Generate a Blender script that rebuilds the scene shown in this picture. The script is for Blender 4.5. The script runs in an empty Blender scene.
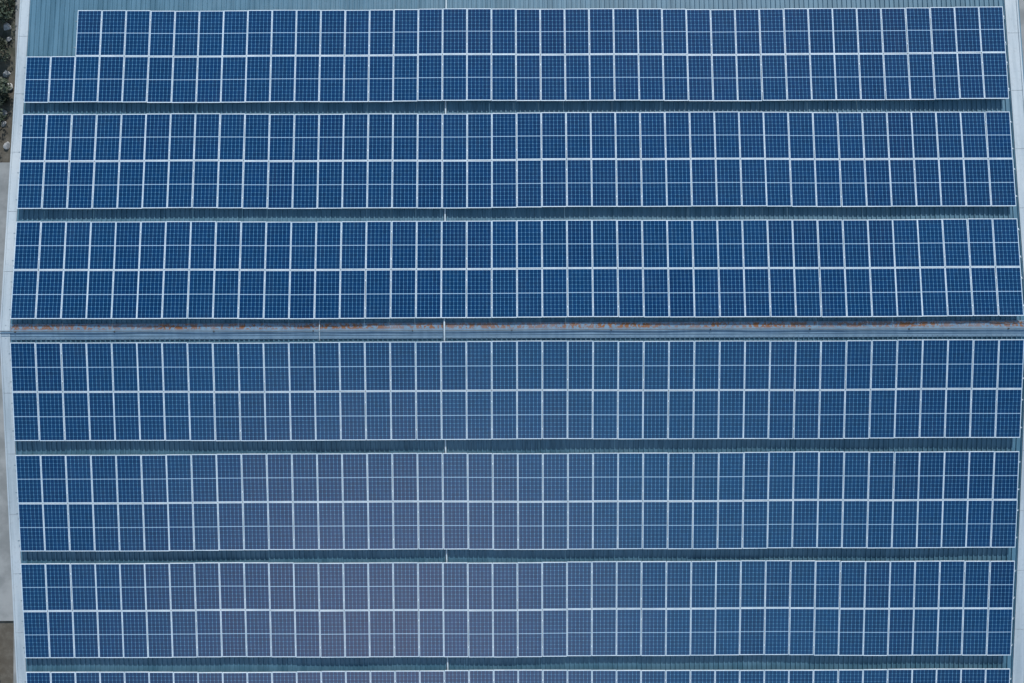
import bpy, bmesh, math, random
from mathutils import Vector, Matrix
random.seed(7)
sc = bpy.context.scene
sc.view_settings.view_transform = 'Standard'
sc.view_settings.look = 'None'
sc.view_settings.exposure = 0

S = 0.087
TH = math.atan(S)
C, SN = math.cos(TH), math.sin(TH)

# ------------------------------------------------------------------ helpers
def P(u, v, w):
    """roof coordinates -> world. u across, v signed distance from ridge along slope, w above panel plane"""
    if v >= 0:
        return Vector((u, v*C + w*SN, -v*SN + w*C))
    return Vector((u, v*C - w*SN, v*SN + w*C))

def empty(name, loc=(0, 0, 0)):
    e = bpy.data.objects.new(name, None)
    e.location = loc
    sc.collection.objects.link(e)
    return e

def mesh_obj(name, verts, faces, mats, parent=None, mat_idx=None, smooth=False):
    me = bpy.data.meshes.new(name)
    me.from_pydata([tuple(v) for v in verts], [], faces)
    for m in (mats if isinstance(mats, (list, tuple)) else [mats]):
        me.materials.append(m)
    if mat_idx:
        me.polygons.foreach_set("material_index", mat_idx)
    if smooth:
        me.polygons.foreach_set("use_smooth", [True]*len(me.polygons))
    me.update()
    ob = bpy.data.objects.new(name, me)
    sc.collection.objects.link(ob)
    if parent:
        ob.parent = parent
    return ob

class MB:
    def __init__(s): s.v = []; s.f = []; s.m = []
    def quad(s, a, b, c, d, m=0):
        n = len(s.v); s.v += [a, b, c, d]; s.f.append((n, n+1, n+2, n+3)); s.m.append(m)
    def boxf(s, fn, x0, x1, y0, y1, z0, z1, m=0):
        n = len(s.v)
        for z in (z0, z1):
            for (x, y) in ((x0, y0), (x1, y0), (x1, y1), (x0, y1)):
                s.v.append(fn(x, y, z))
        for f in ((0, 3, 2, 1), (4, 5, 6, 7), (0, 1, 5, 4), (1, 2, 6, 5), (2, 3, 7, 6), (3, 0, 4, 7)):
            s.f.append(tuple(n+i for i in f)); s.m.append(m)
    def tube(s, pts, r, seg=8, m=0):
        n0 = len(s.v)
        for i, p in enumerate(pts):
            p = Vector(p)
            a = Vector(pts[max(i-1, 0)]); b = Vector(pts[min(i+1, len(pts)-1)])
            t = (b-a).normalized()
            up = Vector((0, 0, 1)) if abs(t.z) < .9 else Vector((1, 0, 0))
            e1 = t.cross(up).normalized(); e2 = e1.cross(t).normalized()
            for k in range(seg):
                an = 2*math.pi*k/seg
                s.v.append(p+e1*math.cos(an)*r+e2*math.sin(an)*r)
        for i in range(len(pts)-1):
            for k in range(seg):
                a = n0+i*seg+k; b = n0+i*seg+(k+1) % seg
                s.f.append((a, b, b+seg, a+seg)); s.m.append(m)
    def make(s, name, mats, parent=None, smooth=False):
        return mesh_obj(name, s.v, s.f, mats, parent, s.m, smooth)

def W(x, y, z): return Vector((x, y, z))

# ------------------------------------------------------------------ node helper
class NT:
    def __init__(s, name):
        s.mat = bpy.data.materials.new(name); s.mat.use_nodes = True
        s.t = s.mat.node_tree; s.b = s.t.nodes['Principled BSDF']
    def n(s, typ, **kw):
        nd = s.t.nodes.new(typ)
        for k, v in kw.items(): setattr(nd, k, v)
        return nd
    def l(s, a, b): s.t.links.new(a, b)
    def math(s, op, a, b=None, c=None, clamp=False):
        nd = s.n('ShaderNodeMath', operation=op, use_clamp=clamp)
        for i, x in enumerate((a, b, c)):
            if x is None: continue
            if isinstance(x, (int, float)): nd.inputs[i].default_value = x
            else: s.l(x, nd.inputs[i])
        return nd.outputs[0]
    def noise(s, vec, scale, detail=4, rough=.55):
        nd = s.n('ShaderNodeTexNoise'); nd.inputs['Scale'].default_value = scale
        nd.inputs['Detail'].default_value = detail; nd.inputs['Roughness'].default_value = rough
        if vec is not None: s.l(vec, nd.inputs['Vector'])
        return nd.outputs['Fac']
    def mapping(s, vec, scale):
        nd = s.n('ShaderNodeMapping'); nd.inputs['Scale'].default_value = scale
        s.l(vec, nd.inputs['Vector']); return nd.outputs[0]
    def mix(s, f, a, b, blend='MIX'):
        nd = s.n('ShaderNodeMix', data_type='RGBA', blend_type=blend)
        for sock, x in ((nd.inputs[0], f), (nd.inputs[6], a), (nd.inputs[7], b)):
            if isinstance(x, (int, float)): sock.default_value = x
            elif isinstance(x, tuple): sock.default_value = x if len(x) == 4 else (*x, 1)
            else: s.l(x, sock)
        return nd.outputs[2]
    def ramp(s, f, lo, hi):
        nd = s.n('ShaderNodeMapRange'); nd.interpolation_type = 'SMOOTHSTEP'
        s.l(f, nd.inputs[0]); nd.inputs[1].default_value = lo; nd.inputs[2].default_value = hi
        return nd.outputs[0]
    def obj(s): return s.n('ShaderNodeTexCoord').outputs['Object']

def mat_noise(name, c1, c2, scale, rough=.7, metal=0, stretch=(1, 1, 1), lo=.35, hi=.65, detail=5, bump=0):
    t = NT(name); o = t.mapping(t.obj(), stretch)
    nz = t.noise(o, scale, detail)
    t.l(t.mix(t.ramp(nz, lo, hi), c1, c2), t.b.inputs['Base Color'])
    t.b.inputs['Roughness'].default_value = rough; t.b.inputs['Metallic'].default_value = metal
    if bump:
        bp = t.n('ShaderNodeBump'); bp.inputs['Strength'].default_value = bump
        bp.inputs['Distance'].default_value = .03
        t.l(nz, bp.inputs['Height']); t.l(bp.outputs[0], t.b.inputs['Normal'])
    return t.mat

# ------------------------------------------------------------------ solar glass
def make_pv():
    t = NT('pv_glass')
    uv = t.n('ShaderNodeUVMap'); uv.uv_map = 'UVMap'
    sx = t.n('ShaderNodeSeparateXYZ'); t.l(uv.outputs[0], sx.inputs[0])
    U, V = sx.outputs[0], sx.outputs[1]     # metres inside the module glass (0.954 x 1.914)
    at = t.n('ShaderNodeAttribute'); at.attribute_name = 'rnd'
    sc2 = t.n('ShaderNodeSeparateColor'); t.l(at.outputs['Color'], sc2.inputs[0])
    r1, r2, r3 = sc2.outputs
    cw = 0.1565
    cu = t.math('DIVIDE', t.math('SUBTRACT', U, .0075), cw)
    vm = t.math('ABSOLUTE', t.math('SUBTRACT', V, .957))
    cv = t.math('DIVIDE', t.math('SUBTRACT', vm, .011), cw)
    fu = t.math('ABSOLUTE', t.math('SUBTRACT', t.math('FRACT', cu), .5))
    fv = t.math('ABSOLUTE', t.math('SUBTRACT', t.math('FRACT', cv), .5))
    gu = t.math('GREATER_THAN', fu, .5-.026)
    gv = t.math('GREATER_THAN', fv, .5-.014)
    dia = t.math('GREATER_THAN', t.math('ADD', fu, fv), 1-.14)
    mid = t.math('LESS_THAN', vm, .0115)
    mar = t.math('MAXIMUM', t.math('LESS_THAN', cu, 0), t.math('GREATER_THAN', cu, 6))
    mar = t.math('MAXIMUM', mar, t.math('GREATER_THAN', cv, 6))
    g = t.math('MAXIMUM', gu, gv); g = t.math('MAXIMUM', g, dia)
    bb = t.math('ABSOLUTE', t.math('SUBTRACT', t.math('FRACT', t.math('MULTIPLY', cu, 4)), .5))
    bb = t.math('MULTIPLY', t.math('LESS_THAN', bb, .05), .22)
    fl = t.n('ShaderNodeCombineXYZ')
    t.l(t.math('FLOOR', cu), fl.inputs[0])
    t.l(t.math('FLOOR', t.math('DIVIDE', V, cw)), fl.inputs[1])
    t.l(t.math('MULTIPLY', r3, 91.7), fl.inputs[2])
    wn = t.n('ShaderNodeTexWhiteNoise'); wn.noise_dimensions = '3D'; t.l(fl.outputs[0], wn.inputs[0])
    cell = t.mix(r1, (.0002, .0215, .083), (.0003, .0295, .104))
    cell = t.mix(t.math('MULTIPLY', r2, .35), cell, (.0004, .032, .097))
    k = t.math('ADD', t.math('MULTIPLY', wn.outputs[0], .24), .88)
    kc = t.n('ShaderNodeCombineXYZ')
    for i in range(3): t.l(k, kc.inputs[i])
    cell = t.mix(1.0, cell, kc.outputs[0], 'MULTIPLY')
    col = t.mix(bb, cell, (.04, .19, .34))
    col = t.mix(g, col, (.10, .29, .48))
    col = t.mix(t.math('MAXIMUM', mid, mar), col, (.34, .50, .66))
    o = t.obj()
    d = t.noise(o, .35, 6, .6)
    d2 = t.noise(t.mapping(o, (3, .6, 1)), 1.3, 5, .6)
    df = t.math('MULTIPLY', t.ramp(d, .4, .75), .012)
    df = t.math('ADD', df, t.math('MULTIPLY', t.ramp(d2, .5, .8), .025))
    col = t.mix(df, col, (.24, .30, .34))
    t.l(col, t.b.inputs['Base Color'])
    t.l(t.math('ADD', t.math('MULTIPLY', d, .08), .03), t.b.inputs['Roughness'])
    t.b.inputs['IOR'].default_value = 1.48
    return t.mat
PV = make_pv()
ALU = mat_noise('anodised_aluminium', (.54, .64, .72), (.68, .77, .84), 1.2, .5, .0, detail=6)
RAIL = mat_noise('galvanised_rail', (.18, .25, .30), (.30, .37, .42), 3, .5, .3)
CLAMP = mat_noise('clamp_metal', (.52, .6, .68), (.66, .74, .8), 5, .5, .0)
BACK = mat_noise('white_backsheet', (.5, .5, .5), (.6, .6, .6), 2, .6)
PIPE = mat_noise('grey_plastic_conduit', (.42, .52, .58), (.56, .66, .72), 2, .5)
CABLE = mat_noise('black_cable', (.05, .05, .05), (.10, .09, .08), 4, .6)
BROWN = mat_noise('brown_cable', (.10, .07, .05), (.18, .12, .08), 4, .7)

def make_roof(name, base, dark, rust=False, light=None, mid_stain=(.06, .10, .12)):
    t = NT(name); o = t.obj()
    streak = t.noise(t.mapping(o, (4, .25, 1)), 1.0, 6, .6)
    blot = t.noise(o, .5, 6, .6)
    fine = t.noise(o, 9, 4, .6)
    col = t.mix(t.ramp(streak, .35, .7), base, dark)
    col = t.mix(t.math('MULTIPLY', t.ramp(blot, .45, .75), .45), col, light or (.34, .40, .43))
    col = t.mix(t.math('MULTIPLY', t.ramp(fine, .5, .8), .3), col, mid_stain)
    if rust:
        sx = t.n('ShaderNodeSeparateXYZ'); t.l(o, sx.inputs[0])
        gr = t.math('MULTIPLY', t.ramp(t.noise(t.mapping(o, (.8, 5, 1)), 1.4, 6, .65), .45, .7), .35)
        col = t.mix(gr, col, (.085, .145, .19))
        band = t.math('SUBTRACT', 1.0, t.ramp(t.math('ABSOLUTE', t.math('SUBTRACT', sx.outputs[1], .19)), .06, .17))
        big = t.ramp(t.noise(t.mapping(o, (.35, 0, 0)), 1.0, 2, .5), .40, .56)
        sm = t.ramp(t.noise(t.mapping(o, (3.2, 2.6, 1)), 2.4, 6, .7), .46, .52)
        f = t.math('MULTIPLY', t.math('MULTIPLY', band, sm), t.math('ADD', t.math('MULTIPLY', big, .4), .6))
        col = t.mix(f, col, (.20, .080, .026))
    t.l(col, t.b.inputs['Base Color'])
    t.b.inputs['Roughness'].default_value = .55
    return t.mat
ROOF = make_roof('painted_roof_sheet', (.080, .19, .275), (.042, .125, .19), light=(.12, .225, .30))
CAP = make_roof('ridge_cap_sheet', (.16, .265, .37), (.11, .20, .30), rust=True, light=(.20, .30, .39))
VERGE = make_roof('verge_flashing_sheet', (.44, .51, .56), (.32, .39, .44), light=(.52, .56, .58), mid_stain=(.2, .22, .24))
WALL = mat_noise('wall_cladding', (.45, .47, .47), (.55, .56, .55), .6, .6)
DOORM = mat_noise('door_paint', (.10, .17, .28), (.13, .2, .3), 2, .5)
WIN = mat_noise('window_glass', (.03, .05, .06), (.05, .07, .08), 1, .1)

# ------------------------------------------------------------------ solar arrays
XC = 0.21
NC = 40
PW, PL = 0.998, 1.981
PITCH, LP = 1.016, 1.9985
def column_x():
    xs = []; x = XC - NC*PITCH/2
    for i in range(NC):
        xs.append(x + (PITCH-PW)/2); x += PITCH
    return xs

def build_array(v0, skip=0, seed=0):
    rnd = random.Random(seed)
    root = empty('solar_panel_array', P(XC, v0+LP, 0))
    inv = -Vector(root.location)
    ph = [rnd.uniform(0, 6.28) for _ in range(4)]
    sg = lambda u: 0.016*math.sin(u*.31+ph[0]) + .009*math.sin(u*.83+ph[1])
    sw = lambda u: 0.02*math.sin(u*.25+ph[2]) + .012*math.sin(u*.9+ph[3])
    gl = MB(); fr = MB(); bk = MB(); cl = MB()
    uvs = []; cols = []
    xs = column_x()
    xo = rnd.uniform(-.015, .015)
    for r in range(2):
        base_v = v0 + r*LP + .01
        rowx = rnd.uniform(-.006, .006)
        batch = .5
        for i in range(NC):
            if r == 1 and i < skip: continue
            if rnd.random() < .3: batch = rnd.random()
            x0 = xs[i] + xo + rowx + rnd.uniform(-.003, .003)
            uc = x0+PW/2
            vv = base_v + sg(uc) + rnd.uniform(-.002, .002)
            wv = sw(uc) + rnd.uniform(-.002, .002)
            tx = rnd.gauss(0, .004); ty = rnd.gauss(0, .004); rot = rnd.gauss(0, .0006)
            def fn(a, b, c, x0=x0, vv=vv, wv=wv, tx=tx, ty=ty, rot=rot):
                aa, bb2 = a-PW/2, b-PL/2
                return P(x0+a-rot*bb2, vv+b+rot*aa, wv + c + aa*tx + bb2*ty) + inv
            lx, ly = .0165, .024
            t0, t1 = -.035, 0.0
            fr.boxf(fn, 0, lx, 0, PL, t0, t1); fr.boxf(fn, PW-lx, PW, 0, PL, t0, t1)
            fr.boxf(fn, lx, PW-lx, 0, ly, t0, t1-.0005); fr.boxf(fn, lx, PW-lx, PL-ly, PL, t0, t1-.0005)
            g = -.004
            gl.quad(fn(lx, ly, g), fn(PW-lx, ly, g), fn(PW-lx, PL-ly, g), fn(lx, PL-ly, g))
            gw, gh = PW-2*lx, PL-2*ly
            sxx, syy = .954/gw, 1.914/gh
            uvs += [(0, 0), (gw*sxx, 0), (gw*sxx, gh*syy), (0, gh*syy)]
            c = (min(1, max(0, batch*.7+rnd.random()*.3)), rnd.random(), rnd.random(), 1)
            cols += [c]*4
            bk.quad(fn(lx, ly, -.010), fn(lx, PL-ly, -.010), fn(PW-lx, PL-ly, -.010), fn(PW-lx, ly, -.010))
            for b in (.42, 1.55):
                cl.boxf(fn, PW-.010, PW+.028, b-.03, b+.03, .001, .006)
    g = gl.make('glass', PV, root)
    ul = g.data.uv_layers.new(name='UVMap')
    ul.data.foreach_set('uv', [c for uv in uvs for c in uv])
    ca = g.data.color_attributes.new('rnd', 'FLOAT_COLOR', 'CORNER')
    ca.data.foreach_set('color', [x for c in cols for x in c])
    fr.make('frames', ALU, root); bk.make('backsheets', BACK, root); cl.make('clamps', CLAMP, root)
    ra = MB()
    xl, xr = xs[0]-.12, xs[-1]+PW+.12
    for r in range(2):
        for b in (.42, 1.55):
            v = v0+r*LP+b
            l = xl + (skip*PITCH if r == 1 else 0)
            ra.boxf(lambda a, bb, c: P(a, bb, c)+inv, l, xr, v-.02, v+.02, -.085, -.06)
            x = l+.15
            while x < xr:
                ra.boxf(lambda a, bb, c: P(a, bb, c)+inv, x-.02, x+.02, v-.06, v-.022, RW+.005, -.065)
                x += 1.2
    ra.make('mounting_rails', RAIL, root)
    return root

RW = -.31
k = 1/C
build_array(.484*k, 0, 1)
build_array(4.99*k, 0, 2)
build_array(9.46*k, 2, 3)
L2 = 2*LP
build_array(-.445*k-L2, 0, 4)
build_array(-4.963*k-L2, 0, 5)
build_array(-9.457*k-L2, 0, 6)
build_array(-14.02*k-L2, 0, 7)

# ------------------------------------------------------------------ warehouse
wh = empty('warehouse_building')
XL, XR = -20.62, 21.30
VE = 20.0
def corrugated(name, va, vb):
    m = MB(); x = XL+.06; pts = []
    while x < XR-.06:
        pts += [(x, 0), (x+.10, 0), (x+.118, .042), (x+.162, .042), (x+.18, 0)]
        x += .2
    n = len(pts)
    for v in (va, vb):
        for (a, h) in pts: m.v.append(P(a, v, RW+h))
    for i in range(n-1):
        m.f.append((i, i+1, n+i+1, n+i)); m.m.append(0)
    return m.make(name, ROOF, wh)
corrugated('roof_sheet_north', .02, VE)
corrugated('roof_sheet_south', -VE, -.02)

cap = MB()
x = XL-.1; i = 0
while x < XR+.1:
    x1 = min(x+3.04, XR+.12)
    h = .056 + (.004 if i % 2 else 0)
    prof = [(-.36, -.03), (-.34, 0), (-.20, 0), (-.19, .02), (-.17, .02), (-.16, 0), (-.06, .0), (-.05, .03), (.05, .03), (.06, 0), (.34, 0), (.36, -.03)]
    for a, b in zip(prof[:-1], prof[1:]):
        def q(u, p):
            v, w = p
            return P(u, v, RW+h+w) if abs(v) > .07 else Vector((u, v, RW+h+w - abs(v)*S))
        cap.quad(q(x, a), q(x1, a), q(x1, b), q(x, b))
    x += 3.0; i += 1
cap.make('ridge_cap', CAP, wh)
scw = MB()
x = XL+.2
while x < XR:
    for v in (-.28, .29):
        scw.boxf(lambda a, b, c: P(a, b, c), x-.013, x+.013, v-.013, v+.013, RW+.06, RW+.075)
    x += .2
scw.make('ridge_screws', RAIL, wh)

def verge(name, xa, xb, sgn):
    m = MB()
    for (va, vb) in ((.0, VE), (-VE, -.0)):
        v = va
        while v < vb-.01:
            v1 = min(v+2.5, vb)
            fnp = lambda a, b, c: (P(a, b, c) if abs(b) > .001 else P(a, .0001 if va >= 0 else -.0001, c))
            m.boxf(fnp, xa, xb, v, v1-.012, RW+.05, RW+.062)
            e = xa if sgn < 0 else xb
            m.boxf(fnp, e-.03, e+.03, v, v1-.006, RW-.2, RW+.085)
            i2 = xb if sgn < 0 else xa
            m.boxf(fnp, i2-.012, i2+.012, v, v1-.006, RW+.0, RW+.075)
            v = v1
    m.make(name, VERGE, wh)
verge('verge_flashing_west', XL, XL+.36, -1)
verge('verge_flashing_east', XR-.5, XR, 1)

gt = MB()
for s in (1, -1):
    fn = lambda a, b, c: P(a, b*s, c)
    gt.boxf(fn, XL, XR, VE+.01, VE+.02, RW-.2, RW-.02)
    gt.boxf(fn, XL, XR, VE+.02, VE+.18, RW-.2, RW-.19)
    gt.boxf(fn, XL, XR, VE+.18, VE+.19, RW-.2, RW-.05)
gt.make('gutters', VERGE, wh)

GZ = -9.2
wl = MB()
ye = VE*C-.15; ze = -VE*SN+RW-.06; zr = RW-.08
x0, x1 = XL+.12, XR-.12
wl.quad(W(x0, ye, GZ), W(x0, ye, ze), W(x1, ye, ze), W(x1, ye, GZ))
wl.quad(W(x1, -ye, GZ), W(x1, -ye, ze), W(x0, -ye, ze), W(x0, -ye, GZ))
for xx in (x0, x1):
    n = len(wl.v)
    wl.v += [W(xx, -ye, GZ), W(xx, -ye, ze), W(xx, 0, zr), W(xx, ye, ze), W(xx, ye, GZ)]
    wl.f.append((n, n+1, n+2, n+3, n+4)); wl.m.append(0)
wl.make('walls', WALL, wh)
dr = MB(); wn = MB()
for y in (-12, 0, 12):
    for xx, s in ((x0, -1), (x1, 1)):
        dr.boxf(W, min(xx, xx+s*.06), max(xx, xx+s*.06), y-2, y+2, GZ+.13, GZ+4.2)
for xx, s in ((x0, -1), (x1, 1)):
    for y in (-16, -8, -4.5, 4.5, 8, 16):
        wn.boxf(W, min(xx, xx+s*.04), max(xx, xx+s*.04), y-1, y+1, GZ+5, GZ+6.2)
dr.make('roller_doors', DOORM, wh); wn.make('windows', WIN, wh)

# ------------------------------------------------------------------ conduit up the slope
cd = MB()
xc = -2.72
pts = [P(xc, v, RW+.085) for v in [-19.6+i*.5 for i in range(39)]]
pts += [Vector((xc, -.45, RW+.10)), Vector((xc, -.3, RW+.13)), Vector((xc, 0, RW+.15)), Vector((xc, .3, RW+.13)), Vector((xc, .45, RW+.10))]
pts += [P(xc, .6+i*.5, RW+.085) for i in range(39)]
pts = sorted(pts, key=lambda p: p.y)
cd.tube(pts, .036, 8)
cd.make('roof_conduit', PIPE, None, True)
cd = MB()
cd.tube([Vector((-7.75, y, z)) for y, z in ((-.42, RW+.03), (-.3, RW+.1), (0, RW+.13), (.3, RW+.1), (.46, RW+.03))], .016, 8)
cd.make('ridge_cable_conduit', PIPE, None, True)

wi = MB()
pts = [Vector((x*.5, .012*math.sin(x*.13)+.006*math.sin(x*.41), RW+.13+.01*math.sin(x*.7))) for x in range(-42, 44)]
wi.tube(pts, .011, 6)
for x in range(-20, 22, 4):
    wi.boxf(W, x-.02, x+.02, -.03, .03, RW+.07, RW+.15)
wi.make('ridge_lifeline', CABLE, None, True)
bc = MB()
pts = [Vector((18.0+i*.1, .25+.04*math.sin(i*.23)+.0012*i, RW+.085+.01*math.sin(i))) for i in range(34)]
bc.tube(pts, .008, 6)
bc.make('loose_cable', BROWN, None, True)

# ------------------------------------------------------------------ ground
gm = NT('ground_soil'); o = gm.obj()
c = gm.mix(gm.ramp(gm.noise(o, .15, 6, .6), .42, .6), (.085, .075, .06), (.05, .055, .04))
c = gm.mix(gm.math('MULTIPLY', gm.ramp(gm.noise(o, 2.5, 6, .7), .4, .7), .6), c, (.15, .14, .12))
gm.l(c, gm.b.inputs['Base Color']); gm.b.inputs['Roughness'].default_value = .9
R = 1500
mesh_obj('ground', [(-R, -R, GZ), (R, -R, GZ), (R, R, GZ), (-R, R, GZ)], [(0, 1, 2, 3)], gm.mat)
CON = mat_noise('yard_concrete', (.19, .205, .21), (.29, .305, .31), .8, .85, detail=8)
pv = MB()
pv.boxf(W, -27.2, XL-.5, -14.5, 9.0, GZ-.1, GZ+.12)
pv.boxf(W, -25.6, XL-.5, 9.01, 24, GZ-.1, GZ+.115)
pv.boxf(W, -25.5, XL-.5, -24, -14.51, GZ-.1, GZ+.115)
pv.boxf(W, XR+.5, 30, -24, 24, GZ-.1, GZ+.12)
pv.make('pavement', CON)
ASP = mat_noise('asphalt', (.045, .045, .047), (.07, .07, .068), 1.2, .9, detail=8)
rd = MB(); rd.boxf(W, -37, -31, -300, 300, GZ-.1, GZ+.008); rd.make('road', ASP)

LEAF = NT('leaves'); at = LEAF.n('ShaderNodeAttribute'); at.attribute_name = 'lc'
LEAF.l(at.outputs['Color'], LEAF.b.inputs['Base Color']); LEAF.b.inputs['Roughness'].default_value = .6
BARK = mat_noise('bark', (.10, .07, .05), (.16, .12, .09), 6, .9)
def shrub(x, y, r, h, seed):
    rn = random.Random(seed)
    root = empty('shrub', (x, y, GZ))
    m = MB(); cols = []
    cl = [(rn.uniform(-r, r)*.7, rn.uniform(-r, r)*.7, rn.uniform(.3, .9)*h, rn.uniform(.25, .5)*r, rn.random()) for _ in range(16)]
    for (a, b, c, q, tn) in cl:
        for _ in range(110):
            d = Vector((rn.gauss(0, 1), rn.gauss(0, 1), rn.gauss(0, 1))).normalized()*q*rn.uniform(.6, 1.1)
            p = Vector((a, b, c))+d
            e1 = Vector((rn.gauss(0, 1), rn.gauss(0, 1), rn.gauss(0, .5))).normalized()
            e2 = e1.cross(Vector((rn.gauss(0, .5), rn.gauss(0, .5), 1))).normalized()
            s = rn.uniform(.05, .11)
            m.quad(p-e1*s, p-e2*s*.5, p+e1*s, p+e2*s*.5)
            kk = .5+tn*.7+rn.uniform(-.15, .25)
            cols += [(.05*kk, .07*kk, .045*kk, 1)]*4
    g = m.make('foliage', LEAF.mat, root)
    ca = g.data.color_attributes.new('lc', 'FLOAT_COLOR', 'CORNER'); ca.data.foreach_set('color', [q for c in cols for q in c])
    st = MB()
    for (a, b, c, q, tn) in cl[:8]:
        st.tube([Vector((0, 0, -.05)), Vector((a*.4, b*.4, c*.5)), Vector((a, b, c))], .03, 5)
    st.make('stems', BARK, root)
for i, (x, y, r, h) in enumerate([(-26.4, 17.0, .9, 1.2), (-26.5, 14.8, .9, 1.3), (-26.4, 12.6, .8, 1.1), (-26.9, 10.6, 1.0, 1.4),
                                  (-26.5, 19.4, 1.2, 1.7), (-27.3, -16.5, 1.1, 1.5), (-28.6, 3, 1.1, 1.5)]):
    shrub(x, y, r, h, 40+i)
STONE = mat_noise('pale_stone', (.28, .29, .30), (.48, .49, .5), 2.5, .9, detail=7, bump=.4)
rr = random.Random(11)
for y in [9.9, 11.0, 11.6, 13.0, 13.6, 15.4, 16.1, 17.8]:
    s = rr.uniform(.12, .26); x = -26.05+rr.uniform(-.2, .15)
    bm = bmesh.new(); bmesh.ops.create_icosphere(bm, subdivisions=3, radius=s)
    dirs = [(Vector((rr.gauss(0, 1), rr.gauss(0, 1), rr.gauss(0, 1))).normalized(), rr.uniform(.45, .8)) for _ in range(14)]
    for v in bm.verts:
        for d, q in dirs:
            e = v.co.dot(d)-q*s
            if e > 0: v.co -= d*e
        v.co.z *= .7; v.co.x *= 1.2
    me = bpy.data.meshes.new('boulder'); bm.to_mesh(me); bm.free(); me.materials.append(STONE)
    ob = bpy.data.objects.new('boulder', me); ob.location = (x, y, GZ+s*.3); ob.rotation_euler[2] = rr.uniform(0, 6)
    sc.collection.objects.link(ob)

# ------------------------------------------------------------------ sky, sun
SUN_EL, SUN_AZ = 36, 14
w = bpy.data.worlds.new('World'); sc.world = w; w.use_nodes = True
nt = w.node_tree; nd = nt.nodes; lk = nt.links
bg = nd['Background']
sky = nd.new('ShaderNodeTexSky'); sky.sky_type = 'NISHITA'; sky.sun_disc = False
sky.sun_elevation = math.radians(SUN_EL); sky.sun_rotation = math.radians(SUN_AZ)
tc = nd.new('ShaderNodeTexCoord')
nrm = nd.new('ShaderNodeVectorMath'); nrm.operation = 'NORMALIZE'; lk.new(tc.outputs['Generated'], nrm.inputs[0])
def blob(direction, radius, nlo, colr, src):
    dst = nd.new('ShaderNodeVectorMath'); dst.operation = 'DISTANCE'; lk.new(nrm.outputs[0], dst.inputs[0])
    dst.inputs[1].default_value = Vector(direction).normalized()
    mr = nd.new('ShaderNodeMapRange'); mr.interpolation_type = 'SMOOTHSTEP'
    lk.new(dst.outputs['Value'], mr.inputs[0]); mr.inputs[1].default_value = radius; mr.inputs[2].default_value = .0
    nz = nd.new('ShaderNodeTexNoise'); nz.inputs['Scale'].default_value = 3.0; nz.inputs['Detail'].default_value = 5
    lk.new(nrm.outputs[0], nz.inputs['Vector'])
    m2 = nd.new('ShaderNodeMapRange'); lk.new(nz.outputs['Fac'], m2.inputs[0])
    m2.inputs[1].default_value = .25; m2.inputs[2].default_value = .7; m2.inputs[3].default_value = nlo; m2.inputs[4].default_value = 1
    mu = nd.new('ShaderNodeMath'); mu.operation = 'MULTIPLY'; lk.new(mr.outputs[0], mu.inputs[0]); lk.new(m2.outputs[0], mu.inputs[1])
    mx = nd.new('ShaderNodeMix'); mx.data_type = 'RGBA'
    lk.new(mu.outputs[0], mx.inputs[0]); lk.new(src, mx.inputs[6])
    mx.inputs[7].default_value = (*colr, 1)
    return mx.outputs[2]
s1 = blob((.0, -.42, .90), .72, .7, (8, 15, 21), sky.outputs[0])       # broad thin bluish veil
s2 = blob((-.13, -.50, .86), .40, .6, (25, 22, 22), s1)                # brighter warm cloud core
lk.new(s2, bg.inputs[0]); bg.inputs[1].default_value = .1

sd = bpy.data.lights.new('sun', 'SUN'); sd.energy = 3.7; sd.angle = math.radians(.5); sd.color = (1, .97, .92)
so = bpy.data.objects.new('sun', sd); sc.collection.objects.link(so)
el, az = math.radians(SUN_EL), math.radians(SUN_AZ)
dv = Vector((math.sin(az)*math.cos(el), math.cos(az)*math.cos(el), math.sin(el)))
so.rotation_euler = dv.to_track_quat('Z', 'Y').to_euler()

# ------------------------------------------------------------------ camera
cam = bpy.data.cameras.new('camera'); co = bpy.data.objects.new('camera', cam); sc.collection.objects.link(co)
cam.sensor_width = 36; cam.lens = 28.125; cam.clip_end = 4000
co.location = (0, -.95, 32)
co.rotation_euler = (math.radians(.88), 0, math.radians(-.2))
sc.camera = co
